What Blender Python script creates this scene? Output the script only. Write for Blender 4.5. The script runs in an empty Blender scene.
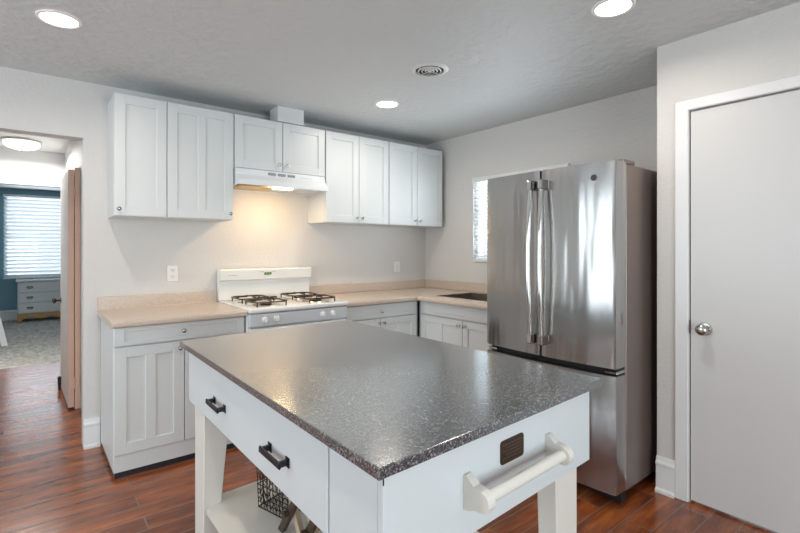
import bpy, bmesh, math, random
from mathutils import Vector, Matrix
random.seed(7)
S = bpy.context.scene
COL = S.collection
PI = math.pi

# ------------------------------------------------------------------ camera
cam = bpy.data.cameras.new('camera')
cob = bpy.data.objects.new('camera', cam); COL.objects.link(cob)
cob.location = (0, 0, 1.33)
cob.rotation_euler = (math.radians(90), 0, math.radians(-38.7))
cam.sensor_width = 36.0
cam.lens = 36.0 * 465 / 800
cam.shift_y = -18.0 / 800
cam.clip_start = 0.02
S.camera = cob

# ------------------------------------------------------------------ world, daylight, exposure
W = bpy.data.worlds.new('world'); S.world = W; W.use_nodes = True
bg = W.node_tree.nodes['Background']
bg.inputs[0].default_value = (0.80, 0.90, 1.0, 1)
bg.inputs[1].default_value = 1.2
S.view_settings.view_transform = 'Standard'
S.view_settings.look = 'None'
S.view_settings.gamma = 1
S.view_settings.exposure = -0.02
S.view_settings.use_curve_mapping = False

def area(name, loc, rot, sx, sy, power, color, shape='RECTANGLE', spread=180):
    l = bpy.data.lights.new(name, 'AREA'); l.shape = shape; l.size = sx; l.size_y = sy
    l.energy = power; l.color = color; l.spread = math.radians(spread)
    o = bpy.data.objects.new(name, l); COL.objects.link(o); o.location = loc; o.rotation_euler = rot
    return o
DAY = (0.80, 0.925, 1.0)
# daylight standing just outside each window of the place
area('daylight', (-2.78, 1.95, 1.19), (0, math.radians(-90), 0), 1.88, 2.3, 72, DAY)             # window in the left wall
area('daylight', (0.0, -2.58, 1.19), (math.radians(90), 0, 0), 2.9, 1.88, 112, (0.84, 0.95, 1.0))               # window behind the camera
area('daylight', (3.50, 2.53, 1.60), (0, math.radians(90), 0), 0.8, 1.0, 26, DAY)                # kitchen window
area('daylight', (0.22, 11.5, 1.55), (math.radians(-90), 0, 0), 1.2, 1.5, 36, DAY)               # bedroom window

# ------------------------------------------------------------------ materials
def mat(name, col, rough=0.5, metal=0.0, spec=0.5, emit=None, es=0.0, coat=0.0):
    m = bpy.data.materials.new(name); m.use_nodes = True
    b = m.node_tree.nodes['Principled BSDF']
    b.inputs['Base Color'].default_value = (*col, 1)
    b.inputs['Roughness'].default_value = rough
    b.inputs['Metallic'].default_value = metal
    b.inputs['Specular IOR Level'].default_value = spec
    b.inputs['Coat Weight'].default_value = coat
    if emit:
        b.inputs['Emission Color'].default_value = (*emit, 1)
        b.inputs['Emission Strength'].default_value = es
    return m
def nd(m, t, **kw):
    n = m.node_tree.nodes.new(t)
    for k, v in kw.items():
        if hasattr(n, k) and not k.startswith('i_'): setattr(n, k, v)
    return n
def lk(m, a, b): m.node_tree.links.new(a, b)
def bsdf(m): return m.node_tree.nodes['Principled BSDF']
def add_bump(m, scale, strength, dist=0.002, detail=3, stretch=None):
    tc = nd(m, 'ShaderNodeTexCoord'); nz = nd(m, 'ShaderNodeTexNoise'); bp = nd(m, 'ShaderNodeBump')
    mp = nd(m, 'ShaderNodeMapping')
    if stretch: mp.inputs['Scale'].default_value = stretch
    nz.inputs['Scale'].default_value = scale; nz.inputs['Detail'].default_value = detail
    bp.inputs['Strength'].default_value = strength; bp.inputs['Distance'].default_value = dist
    lk(m, tc.outputs['Object'], mp.inputs['Vector']); lk(m, mp.outputs[0], nz.inputs['Vector'])
    lk(m, nz.outputs['Fac'], bp.inputs['Height']); lk(m, bp.outputs[0], bsdf(m).inputs['Normal'])
    return nz, bp
def speckle(m, cols, scale=300, vor=True):
    tc = nd(m, 'ShaderNodeTexCoord'); nz = nd(m, 'ShaderNodeTexNoise'); cr = nd(m, 'ShaderNodeValToRGB')
    nz.inputs['Scale'].default_value = scale; nz.inputs['Detail'].default_value = 4; nz.inputs['Roughness'].default_value = 0.75
    lk(m, tc.outputs['Object'], nz.inputs['Vector']); lk(m, nz.outputs['Fac'], cr.inputs['Fac'])
    e = cr.color_ramp.elements
    while len(e) < len(cols): e.new(0.5)
    for i, (p, c) in enumerate(cols): e[i].position = p; e[i].color = (*c, 1)
    lk(m, cr.outputs[0], bsdf(m).inputs['Base Color'])

M = {}
M['wall'] = mat('wall paint', (0.675, 0.655, 0.63), 0.6, spec=0.3); add_bump(M['wall'], 48, 0.6, 0.005, 4)
M['wall2'] = mat('smooth wall paint', (0.70, 0.71, 0.71), 0.6)
M['ceil'] = mat('ceiling paint', (0.62, 0.64, 0.64), 0.55, spec=0.4); add_bump(M['ceil'], 16, 0.8, 0.016, 7)
M['trim'] = mat('trim paint', (0.80, 0.80, 0.80), 0.35)
M['door'] = mat('door paint', (0.66, 0.65, 0.64), 0.38)
M['cab'] = mat('cabinet paint', (0.68, 0.70, 0.695), 0.34)
M['cabin'] = mat('cabinet underside', (0.72, 0.70, 0.66), 0.5)
M['island'] = mat('island paint', (0.66, 0.70, 0.71), 0.34)
M['dark'] = mat('painted duct shade', (0.012, 0.012, 0.014), 0.7)
M['toe'] = mat('black vinyl', (0.02, 0.022, 0.03), 0.4)
M['lam'] = mat('beige laminate', (0.6, 0.48, 0.38), 0.30)
speckle(M['lam'], [(0.30, (0.42, 0.32, 0.25)), (0.47, (0.60, 0.49, 0.40)), (0.68, (0.72, 0.62, 0.53))], 170)
M['gran'] = mat('grey speckled laminate', (0.15, 0.16, 0.17), 0.26, spec=0.9, coat=0.9)
bsdf(M['gran']).inputs['Coat IOR'].default_value = 1.7
_tc = nd(M['gran'], 'ShaderNodeTexCoord'); _v = nd(M['gran'], 'ShaderNodeTexVoronoi'); _v.inputs['Scale'].default_value = 320
_sp = nd(M['gran'], 'ShaderNodeSeparateColor'); _cr = nd(M['gran'], 'ShaderNodeValToRGB'); _cr.color_ramp.interpolation = 'CONSTANT'
lk(M['gran'], _tc.outputs['Object'], _v.inputs['Vector']); lk(M['gran'], _v.outputs['Color'], _sp.inputs[0]); lk(M['gran'], _sp.outputs[0], _cr.inputs['Fac'])
_e = _cr.color_ramp.elements; _e[0].position = 0; _e[0].color = (0.022, 0.033, 0.048, 1); _e[1].position = 0.86; _e[1].color = (0.29, 0.29, 0.28, 1)
_k = _e.new(0.35); _k.color = (0.066, 0.074, 0.082, 1); _k = _e.new(0.66); _k.color = (0.125, 0.13, 0.13, 1)
lk(M['gran'], _cr.outputs[0], bsdf(M['gran']).inputs['Base Color'])
bsdf(M['gran']).inputs['Coat Roughness'].default_value = 0.14
M['steel'] = mat('brushed steel', (0.43, 0.42, 0.41), 0.20, 1.0)
add_bump(M['steel'], 7.0, 0.50, 0.020, 2, (1, 1, 0.13))
M['steel2'] = mat('polished steel', (0.56, 0.55, 0.54), 0.10, 1.0)
M['nickel'] = mat('brushed nickel', (0.50, 0.49, 0.47), 0.22, 1.0)
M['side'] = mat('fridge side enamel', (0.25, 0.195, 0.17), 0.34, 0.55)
M['sinks'] = mat('sink metal', (0.30, 0.26, 0.22), 0.35, 0.8)
M['blk'] = mat('black metal', (0.015, 0.015, 0.018), 0.35, 0.3)
M['black'] = mat('black plastic', (0.01, 0.01, 0.012), 0.4)
M['bronze'] = mat('bronze plate', (0.07, 0.045, 0.03), 0.4, 0.6)
M['bronze2'] = mat('bronze lettering', (0.16, 0.11, 0.08), 0.4, 0.6)
M['enam'] = mat('white enamel', (0.84, 0.84, 0.82), 0.15)
M['enam2'] = mat('pale grey enamel', (0.66, 0.69, 0.71), 0.25)
M['grate'] = mat('grate iron', (0.07, 0.045, 0.03), 0.28, 0.6)
M['alum'] = mat('burner aluminium', (0.65, 0.62, 0.56), 0.3, 0.9)
M['hood'] = mat('hood enamel', (0.78, 0.80, 0.81), 0.25)
M['filter'] = mat('hood filter mesh', (0.55, 0.42, 0.24), 0.4, 0.8)
M['btn'] = mat('grey switch', (0.28, 0.30, 0.31), 0.4)
M['plate'] = mat('outlet plastic', (0.86, 0.85, 0.82), 0.3)
M['slot'] = mat('outlet slot', (0.10, 0.09, 0.08), 0.5)
M['rawwood'] = mat('bare pine', (0.78, 0.54, 0.42), 0.55)
M['blue'] = mat('blue wall paint', (0.20, 0.38, 0.46), 0.6)
M['blind'] = mat('blind slat', (0.80, 0.82, 0.84), 0.5)
M['dress'] = mat('dresser paint', (0.78, 0.79, 0.78), 0.4)
M['gold'] = mat('golden pine', (0.52, 0.30, 0.10), 0.45)
M['brown'] = mat('dark brown wood', (0.06, 0.035, 0.022), 0.45)
M['cream'] = mat('cream wood', (0.55, 0.42, 0.29), 0.5)
M['wire'] = mat('black wire', (0.03, 0.026, 0.022), 0.35, 0.7)
M['cream2'] = mat('cream paint', (0.76, 0.73, 0.67), 0.35)
M['display'] = mat('display', (0.01, 0.02, 0.01), 0.2)
M['seg'] = mat('display digits', (0.2, 0.5, 0.1), 0.4, emit=(0.35, 0.7, 0.12), es=0.15)
M['lens'] = mat('lamp lens', (0.9, 0.9, 0.9), 0.4, emit=(1.0, 0.93, 0.84), es=9)
M['lens2'] = mat('frosted lamp glass', (0.9, 0.9, 0.9), 0.4, emit=(1.0, 0.98, 0.95), es=2.0)
M['lens3'] = mat('hood lamp lens', (0.9, 0.9, 0.8), 0.4, emit=(1.0, 0.80, 0.50), es=9)
M['baffle'] = mat('lamp trim', (0.86, 0.85, 0.84), 0.35)
M['vent'] = mat('vent paint', (0.72, 0.72, 0.71), 0.4)

# blind slats let daylight through
def translucent(m, f):
    tr = nd(m, 'ShaderNodeBsdfTranslucent'); mx = nd(m, 'ShaderNodeMixShader'); tr.inputs[0].default_value = (0.9, 0.93, 0.96, 1)
    mx.inputs[0].default_value = f
    out = m.node_tree.nodes['Material Output']
    lk(m, bsdf(m).outputs[0], mx.inputs[1]); lk(m, tr.outputs[0], mx.inputs[2]); lk(m, mx.outputs[0], out.inputs[0])
translucent(M['blind'], 0.17)
# thin window glass
g = mat('window glass', (1, 1, 1), 0.02)
tr = nd(g, 'ShaderNodeBsdfTransparent'); gl = nd(g, 'ShaderNodeBsdfGlossy'); mx = nd(g, 'ShaderNodeMixShader')
gl.inputs['Roughness'].default_value = 0.03; mx.inputs[0].default_value = 0.07
lk(g, tr.outputs[0], mx.inputs[1]); lk(g, gl.outputs[0], mx.inputs[2]); lk(g, mx.outputs[0], g.node_tree.nodes['Material Output'].inputs[0])
M['glass'] = g
# plank floor
def floor_mat():
    m = mat('plank floor', (0.25, 0.09, 0.04), 0.22, spec=0.6, coat=0.2)
    bsdf(m).inputs['Coat Roughness'].default_value = 0.16
    tc = nd(m, 'ShaderNodeTexCoord'); mp = nd(m, 'ShaderNodeMapping'); br = nd(m, 'ShaderNodeTexBrick')
    mp.inputs['Location'].default_value = (0.13, 0.035, 0)
    br.offset = 0.37; br.offset_frequency = 2; br.squash = 1
    br.inputs['Color1'].default_value = (0.0, 0.0, 0.0, 1); br.inputs['Color2'].default_value = (1, 1, 1, 1)
    br.inputs['Mortar'].default_value = (0.5, 0.5, 0.5, 1)
    br.inputs['Scale'].default_value = 1; br.inputs['Mortar Size'].default_value = 0.003; br.inputs['Mortar Smooth'].default_value = 0.1
    br.inputs['Brick Width'].default_value = 0.92; br.inputs['Row Height'].default_value = 0.125; br.inputs['Bias'].default_value = 0
    lk(m, tc.outputs['Object'], mp.inputs['Vector']); lk(m, mp.outputs[0], br.inputs['Vector'])
    mp2 = nd(m, 'ShaderNodeMapping'); mp2.inputs['Scale'].default_value = (1.2, 7, 1)
    n1 = nd(m, 'ShaderNodeTexNoise'); n1.inputs['Scale'].default_value = 2.2; n1.inputs['Detail'].default_value = 7; n1.inputs['Roughness'].default_value = 0.65
    # shift the grain plank by plank
    ad = nd(m, 'ShaderNodeVectorMath'); ad.operation = 'ADD'; sc = nd(m, 'ShaderNodeVectorMath'); sc.operation = 'SCALE'; sc.inputs['Scale'].default_value = 7.0
    lk(m, br.outputs['Color'], sc.inputs[0]); lk(m, tc.outputs['Object'], ad.inputs[0]); lk(m, sc.outputs[0], ad.inputs[1])
    lk(m, ad.outputs[0], mp2.inputs['Vector']); lk(m, mp2.outputs[0], n1.inputs['Vector'])
    cr = nd(m, 'ShaderNodeValToRGB'); e = cr.color_ramp.elements
    e[0].position = 0.30; e[0].color = (0.075, 0.022, 0.010, 1); e[1].position = 0.74; e[1].color = (0.50, 0.155, 0.040, 1)
    k = e.new(0.52); k.color = (0.27, 0.068, 0.020, 1)
    lk(m, n1.outputs['Fac'], cr.inputs['Fac'])
    mxp = nd(m, 'ShaderNodeMix'); mxp.data_type = 'RGBA'; mxp.blend_type = 'MULTIPLY'; mxp.inputs[0].default_value = 1
    tone = nd(m, 'ShaderNodeMapRange'); tone.inputs['To Min'].default_value = 0.7; tone.inputs['To Max'].default_value = 1.2
    lk(m, br.outputs['Color'], tone.inputs['Value'])
    cmb = nd(m, 'ShaderNodeCombineColor')
    for i in range(3): lk(m, tone.outputs[0], cmb.inputs[i])
    lk(m, cr.outputs[0], mxp.inputs[6]); lk(m, cmb.outputs[0], mxp.inputs[7])
    mxm = nd(m, 'ShaderNodeMix'); mxm.data_type = 'RGBA'
    lk(m, br.outputs['Fac'], mxm.inputs[0]); lk(m, mxp.outputs[2], mxm.inputs[6]); mxm.inputs[7].default_value = (0.20, 0.14, 0.10, 1)
    lk(m, mxm.outputs[2], bsdf(m).inputs['Base Color'])
    n2 = nd(m, 'ShaderNodeTexNoise'); n2.inputs['Scale'].default_value = 1.0; n2.inputs['Detail'].default_value = 3
    mp3 = nd(m, 'ShaderNodeMapping'); mp3.inputs['Scale'].default_value = (1.0, 16, 1)
    lk(m, tc.outputs['Object'], mp3.inputs['Vector']); lk(m, mp3.outputs[0], n2.inputs['Vector'])
    sb = nd(m, 'ShaderNodeMath'); sb.operation = 'SUBTRACT'
    lk(m, n2.outputs['Fac'], sb.inputs[0]); lk(m, br.outputs['Fac'], sb.inputs[1])
    bp = nd(m, 'ShaderNodeBump'); bp.inputs['Strength'].default_value = 0.27; bp.inputs['Distance'].default_value = 0.006
    lk(m, sb.outputs[0], bp.inputs['Height']); lk(m, bp.outputs[0], bsdf(m).inputs['Normal'])
    return m
M['floor'] = floor_mat()
M['carpet'] = mat('shag carpet', (0.42, 0.40, 0.37), 0.95)
speckle(M['carpet'], [(0.3, (0.30, 0.29, 0.27)), (0.5, (0.58, 0.56, 0.52)), (0.7, (0.80, 0.78, 0.73))], 14)

# ------------------------------------------------------------------ mesh helpers
def nb(): return bmesh.new()
def box(bm, x0, x1, y0, y1, z0, z1, bev=0.0, seg=1):
    a, b = sorted((x0, x1)); c, d = sorted((y0, y1)); e, f = sorted((z0, z1))
    t = bmesh.new()
    bmesh.ops.create_cube(t, size=1)
    for v in t.verts: v.co = Vector(((a+b)/2 + v.co.x*(b-a), (c+d)/2 + v.co.y*(d-c), (e+f)/2 + v.co.z*(f-e)))
    if bev > 0:
        bmesh.ops.bevel(t, geom=list(t.edges), offset=min(bev, 0.45*min(b-a, d-c, f-e)), segments=seg, affect='EDGES', profile=0.5)
    merge(bm, t)
def merge(bm, t, mtx=None):
    if mtx is not None: bmesh.ops.transform(t, matrix=mtx, verts=t.verts)
    me = bpy.data.meshes.new('tmp'); t.to_mesh(me); t.free(); bm.from_mesh(me); bpy.data.meshes.remove(me)
def lathe(bm, prof, n=24, mtx=None):
    """prof: list of (r, z) about local z"""
    t = bmesh.new(); rings = []
    for r, z in prof:
        if r < 1e-6: rings.append([t.verts.new((0, 0, z))])
        else: rings.append([t.verts.new((r*math.cos(2*PI*i/n), r*math.sin(2*PI*i/n), z)) for i in range(n)])
    for A, B in zip(rings, rings[1:]):
        for i in range(n):
            j = (i+1) % n
            if len(A) == 1 and len(B) == 1: continue
            if len(A) == 1: t.faces.new((A[0], B[i], B[j]))
            elif len(B) == 1: t.faces.new((A[i], A[j], B[0]))
            else: t.faces.new((A[i], A[j], B[j], B[i]))
    bmesh.ops.recalc_face_normals(t, faces=t.faces)
    merge(bm, t, mtx)
def tube(bm, pts, r, n=8, closed=False, flat=1.0, up=(0, 0, 1)):
    pts = [Vector(p) for p in pts]; t = bmesh.new(); rings = []
    N = len(pts)
    for i, p in enumerate(pts):
        if closed: d = pts[(i+1) % N] - pts[i-1]
        else: d = pts[min(i+1, N-1)] - pts[max(i-1, 0)]
        d.normalize(); u = Vector(up)
        if abs(d.dot(u)) > 0.95: u = Vector((1, 0, 0)) if abs(d.x) < 0.9 else Vector((0, 1, 0))
        a = d.cross(u).normalized(); b = a.cross(d).normalized()
        rings.append([t.verts.new(p + a*r*math.cos(2*PI*k/n) + b*r*flat*math.sin(2*PI*k/n)) for k in range(n)])
    prs = list(zip(rings, rings[1:])) + ([(rings[-1], rings[0])] if closed else [])
    for A, B in prs:
        for k in range(n):
            t.faces.new((A[k], A[(k+1) % n], B[(k+1) % n], B[k]))
    if not closed: t.faces.new(rings[0][::-1]); t.faces.new(rings[-1])
    bmesh.ops.recalc_face_normals(t, faces=t.faces)
    merge(bm, t)
def prism(bm, poly, fn, a, b):
    """poly: 2-D outline, extruded from a to b; fn(p, q, h) -> xyz"""
    t = bmesh.new()
    A = [t.verts.new(fn(p, q, a)) for p, q in poly]; B = [t.verts.new(fn(p, q, b)) for p, q in poly]
    t.faces.new(A); t.faces.new(B[::-1])
    for i in range(len(poly)):
        j = (i+1) % len(poly); t.faces.new((A[i], B[i], B[j], A[j]))
    bmesh.ops.recalc_face_normals(t, faces=t.faces)
    merge(bm, t)
YZ = lambda p, q, h: (h, p, q)     # outline in y,z
XZ = lambda p, q, h: (p, h, q)     # outline in x,z
XY = lambda p, q, h: (p, q, h)

def wpos(o):
    l = Vector((0, 0, 0))
    while o: l += o.location; o = o.parent
    return l
def obj(name, bm, m, parent=None, origin=None, smooth=False):
    """links bm (built in world coordinates) as one mesh object"""
    me = bpy.data.meshes.new(name)
    if origin is None:
        xs = [v.co for v in bm.verts]
        lo = Vector([min(c[i] for c in xs) for i in range(3)]); hi = Vector([max(c[i] for c in xs) for i in range(3)])
        origin = Vector(((lo.x+hi.x)/2, (lo.y+hi.y)/2, lo.z))
    origin = Vector(origin)
    for v in bm.verts: v.co -= origin
    if smooth:
        for f in bm.faces: f.smooth = True
    bm.to_mesh(me); bm.free(); me.materials.append(m)
    if smooth: me.set_sharp_from_angle(angle=math.radians(smooth if smooth is not True else 40))
    o = bpy.data.objects.new(name, me); COL.objects.link(o)
    o.location = origin - (wpos(parent) if parent else Vector((0, 0, 0)))
    o.parent = parent
    return o
def thing(name, label, cat, loc, group=None):
    o = bpy.data.objects.new(name, None); COL.objects.link(o); o.location = loc; o.empty_display_size = 0.1
    return tag(o, label, cat, group)
def tag(o, label, cat, group=None, kind=None):
    o['label'] = label; o['category'] = cat
    if group: o['group'] = group
    if kind: o['kind'] = kind
    return o
def struct(name, bm, m, label=None, parent=None):
    o = obj(name, bm, m, parent, origin=(0, 0, 0) if parent is None else None)
    if parent is None:
        o['kind'] = 'structure'
        o['label'] = label or name.replace('_', ' '); o['category'] = name.split('_')[0]
    return o
def dup(root, loc, label):
    r = root.copy(); COL.objects.link(r); r.location = loc; r['label'] = label
    for ch in root.children:
        c = ch.copy(); COL.objects.link(c); c.parent = r
        for g_ in ch.children:
            d = g_.copy(); COL.objects.link(d); d.parent = c
    return r

# ================================================================== SETTING
H = 2.44; YB = 3.73; XR = 3.34; XD = 2.71; XL = -2.6; YF = -2.4; YA = 1.115
def one(*a, **k):
    bm = nb(); box(bm, *a, **k); return bm
# floor (planks run on through the hall)
bm = nb(); box(bm, XL-0.3, 4.0, YF-0.3, 6.75, -0.10, 0.0)
struct('floor', bm, M['floor'], 'glossy red-brown plank floor of kitchen and hall')
bm = nb(); box(bm, XL-0.3, 4.0, YF-0.3, YB+0.06, H, H+0.10)
struct('ceiling', bm, M['ceil'], 'textured off-white kitchen ceiling')
# back wall with doorway
DX0, DX1, DZ = -0.70, 0.29, 2.065
bm = nb()
box(bm, XL-0.12, DX0, YB, YB+0.12, 0, H); box(bm, DX1, XR+0.12, YB, YB+0.12, 0, H); box(bm, DX0, DX1, YB, YB+0.12, DZ, H)
struct('wall_back', bm, M['wall'], 'pale greige wall behind the cabinets and range')
# right wall with window
WY0, WY1, WZ0, WZ1 = 2.02, 3.045, 1.20, 2.005
bm = nb()
box(bm, XR, XR+0.12, YA, WY0, 0, H); box(bm, XR, XR+0.12, WY1, YB, 0, H)
box(bm, XR, XR+0.12, WY0, WY1, 0, WZ0); box(bm, XR, XR+0.12, WY0, WY1, WZ1, H)
struct('wall_right', bm, M['wall'], 'pale wall behind the refrigerator and sink')
# return wall of the fridge alcove
struct('wall_alcove', one(XD+0.12, XR+0.12, YA-0.12, YA, 0, H), M['wall'], 'short wall beside the refrigerator')
# wall with the closet door
EY1, EY0, EZ = 0.955, 0.145, 2.053
bm = nb()
box(bm, XD, XD+0.12, EY1, YA, 0, H); box(bm, XD, XD+0.12, YF, EY0, 0, H); box(bm, XD, XD+0.12, EY0, EY1, EZ, H)
struct('wall_closet', bm, M['wall'], 'textured wall around the flush white door')
# left wall with window, front wall with window (behind the camera)
bm = nb()
box(bm, XL-0.12, XL, YF, 0.80, 0, H); box(bm, XL-0.12, XL, 3.10, YB, 0, H); box(bm, XL-0.12, XL, 0.80, 3.10, 0, 0.25); box(bm, XL-0.12, XL, 0.80, 3.10, 2.13, H)
struct('wall_left', bm, M['wall'], 'pale left wall with a wide window')
bm = nb()
box(bm, XL-0.12, -1.45, YF-0.12, YF, 0, H); box(bm, 1.45, XD+0.12, YF-0.12, YF, 0, H); box(bm, -1.45, 1.45, YF-0.12, YF, 0, 0.25); box(bm, -1.45, 1.45, YF-0.12, YF, 2.13, H)
struct('wall_front', bm, M['wall'], 'pale wall behind the viewer with a wide window')

def window(name, axis, pos, a0, a1, z0, z1, label, mull=1, out=1):
    """frame in the wall opening; axis 'x': wall plane at x=pos, a = y"""
    def B(bm, a, b, n0, n1, c, d, bev=0.003):
        if axis == 'x': box(bm, pos+n0, pos+n1, a, b, c, d, bev)
        else: box(bm, a, b, pos+n0, pos+n1, c, d, bev)
    o = out
    bm = nb(); t = 0.045
    B(bm, a0+0.001, a0+t, 0.03*o, 0.10*o, z0+0.001, z1-0.001); B(bm, a1-t, a1-0.001, 0.03*o, 0.10*o, z0+0.001, z1-0.001)
    B(bm, a0+t, a1-t, 0.03*o, 0.10*o, z0+0.001, z0+t); B(bm, a0+t, a1-t, 0.03*o, 0.10*o, z1-t, z1-0.001)
    for i in range(1, mull+1):
        c = a0 + (a1-a0)*i/(mull+1); B(bm, c-0.02, c+0.02, 0.03*o, 0.10*o, z0+t, z1-t)
    zc = (z0+z1)/2; B(bm, a0+t, a1-t, 0.05*o, 0.09*o, zc-0.02, zc+0.02)
    r = struct(name, bm, M['trim'], label)
    bm = nb(); B(bm, a0+t, a1-t, 0.065*o, 0.069*o, z0+t, z1-t, 0)
    obj('window_pane', bm, M['glass'], r)
    return r
window('window_1', 'x', XR, WY0, WY1, WZ0, WZ1, 'small kitchen window over the sink, mostly behind the refrigerator', 0)
window('window_2', 'x', XL, 0.80, 3.10, 0.25, 2.13, 'wide window in the left wall', 2, -1)
window('window_3', 'y', YF, -1.45, 1.45, 0.25, 2.13, 'wide window behind the viewer', 2, -1)

# baseboards: board, cap and shoe moulding
def baseboard(name, axis, pos, a0, a1, o, label):
    pr = [(0, 0.0), (0.030, 0.0), (0.030, 0.014), (0.017, 0.024), (0.015, 0.145), (0.021, 0.150), (0.021, 0.162), (0.013, 0.172), (0.010, 0.190), (0, 0.193)]
    bm = nb()
    if axis == 'x': prism(bm, [(pos+o*p, q) for p, q in pr], XZ, a0, a1)
    else: prism(bm, [(pos+o*p, q) for p, q in pr], YZ, a0, a1)
    struct(name, bm, M['trim'], label)
baseboard('baseboard_closet', 'x', XD, 1.02, YA+0.0, -1, 'white moulded baseboard beside the flush door')
baseboard('baseboard_back', 'y', YB, DX1, 0.383, -1, 'short white baseboard between doorway and base cabinet')
baseboard('baseboard_left', 'x', XL, YF, YB, 1, 'white baseboard along the left wall')
baseboard('baseboard_front', 'y', YF, XL, XD, 1, 'white baseboard behind the viewer')
baseboard('baseboard_corner', 'x', XD, YF, 0.08, -1, 'white baseboard past the flush door')
baseboard('baseboard_back_left', 'y', YB, XL, DX0, -1, 'white baseboard left of the doorway')

# closet door with casing
bm = nb()
box(bm, XD-0.016, XD-0.0005, EY1, 1.02, 0, EZ+0.055, 0.004); box(bm, XD-0.016, XD-0.0005, EY0-0.065, EY0, 0, EZ+0.055, 0.004)
box(bm, XD-0.0162, XD-0.0005, EY0-0.065, 1.02, EZ, EZ+0.055, 0.004)
struct('trim_1', bm, M['trim'], 'flat white casing around the flush door')
bm = nb()
box(bm, XD+0.045, XD+0.12, EY1-0.012, EY1-0.001, 0, EZ-0.001); box(bm, XD+0.045, XD+0.12, EY0+0.001, EY0+0.012, 0, EZ-0.001); box(bm, XD+0.045, XD+0.12, EY0+0.012, EY1-0.012, EZ-0.012, EZ-0.001)
struct('trim_2', bm, M['trim'], 'door stop inside the casing')
dr = struct('door_1', one(XD+0.004, XD+0.042, EY0+0.005, EY1-0.005, 0.012, EZ-0.005, 0.002), M['door'], 'flush white slab door with a round nickel knob')
bm = nb()
MX = Matrix.Translation((XD+0.004, 0.883, 0.917)) @ Matrix.Rotation(-PI/2, 4, 'Y')
lathe(bm, [(0, 0), (0.033, 0), (0.033, 0.004), (0.030, 0.008), (0.014, 0.011), (0.012, 0.030), (0.020, 0.036), (0.0275, 0.045), (0.0285, 0.055), (0.024, 0.064), (0.013, 0.069), (0, 0.070)], 32, MX)
k = obj('door_knob', bm, M['nickel'], dr, smooth=True); k['label'] = 'round brushed nickel knob'
k = obj('strike_plate', one(XD+0.001, XD+0.0038, EY1-0.0047, EY1-0.001, 0.885, 0.955), M['bronze'], dr); k['label'] = 'dark latch plate at the door edge'

# ------------------------------------------------------------------ hall and bedroom beyond the doorway
HY = 6.70
bm = nb(); box(bm, -1.3, 1.4, YB+0.12, HY+0.12, H, H+0.08)
struct('ceiling_hall', bm, M['wall2'], 'white hall ceiling')
bm = nb()
box(bm, 0.345, 0.45, YB+0.12, 4.70, 0, H); box(bm, 0.345, 0.45, 5.55, HY, 0, H); box(bm, 0.345, 0.45, 4.70, 5.55, 2.02, H)
struct('wall_hall_right', bm, M['wall2'], 'white right wall of the hall')
struct('wall_hall_left', one(-1.3, -1.2, YB+0.12, HY, 0, H), M['wall2'], 'white left wall of the hall')
struct('wall_hall_room', one(1.35, 1.4, YB+0.12, HY, 0, H), M['wall2'], 'white wall of the side room')
bm = nb()
box(bm, -1.3, -0.62, HY, HY+0.12, 0, H); box(bm, 0.36, 1.4, HY, HY+0.12, 0, H); box(bm, -0.62, 0.36, HY, HY+0.12, 2.045, H)
struct('wall_hall_end', bm, M['wall2'], 'white wall over the bedroom doorway')
bm = nb()
box(bm, -0.69, 0.345, HY-0.018, HY-0.001, 2.045, 2.115, 0.004); box(bm, -0.69, -0.62, HY-0.018, HY-0.001, 0, 2.045, 0.004)
struct('trim_3', bm, M['trim'], 'white casing of the bedroom doorway')
BW = 11.2
struct('floor_bedroom', one(-2.6, 2.6, 6.76, BW+0.1, -0.10, -0.012), M['wall2'], 'subfloor under the bedroom carpet')
# carpet with tufted surface
bm = nb()
nx, ny = 150, 130
vs = [[bm.verts.new((-2.5+5.0*i/nx, 6.755+(BW-6.76)*j/ny, -0.008+random.random()*0.022*(0 if j in (0, ny) else 1))) for i in range(nx+1)] for j in range(ny+1)]
for j in range(ny):
    for i in range(nx): bm.faces.new((vs[j][i], vs[j][i+1], vs[j+1][i+1], vs[j+1][i]))
tag(obj('carpet', bm, M['carpet'], smooth=True), 'grey shag carpet covering the bedroom floor', 'carpet', kind='stuff')
struct('ceiling_bedroom', one(-2.6, 2.6, HY+0.12, BW+0.1, H, H+0.08), M['wall2'], 'white bedroom ceiling')
bx0, bx1, bz0, bz1 = -0.33, 0.78, 0.79, 2.31
bm = nb()
box(bm, -2.6, bx0, BW, BW+0.12, 0, H); box(bm, bx1, 2.6, BW, BW+0.12, 0, H); box(bm, bx0, bx1, BW, BW+0.12, 0, bz0); box(bm, bx0, bx1, BW, BW+0.12, bz1, H)
struct('wall_bedroom_back', bm, M['blue'], 'teal-blue bedroom wall around the window')
struct('wall_bedroom_left', one(-2.6, -2.5, HY+0.12, BW, 0, H), M['blue'], 'teal-blue bedroom wall on the left')
struct('wall_bedroom_right', one(2.5, 2.6, HY+0.12, BW, 0, H), M['blue'], 'teal-blue bedroom wall on the right')
window('window_4', 'y', BW, bx0, bx1, bz0, bz1, 'bedroom window with lowered white blinds', 0)
baseboard('baseboard_bedroom', 'y', BW, -2.5, 2.5, -1, 'white baseboard on the teal-blue wall')

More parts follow.
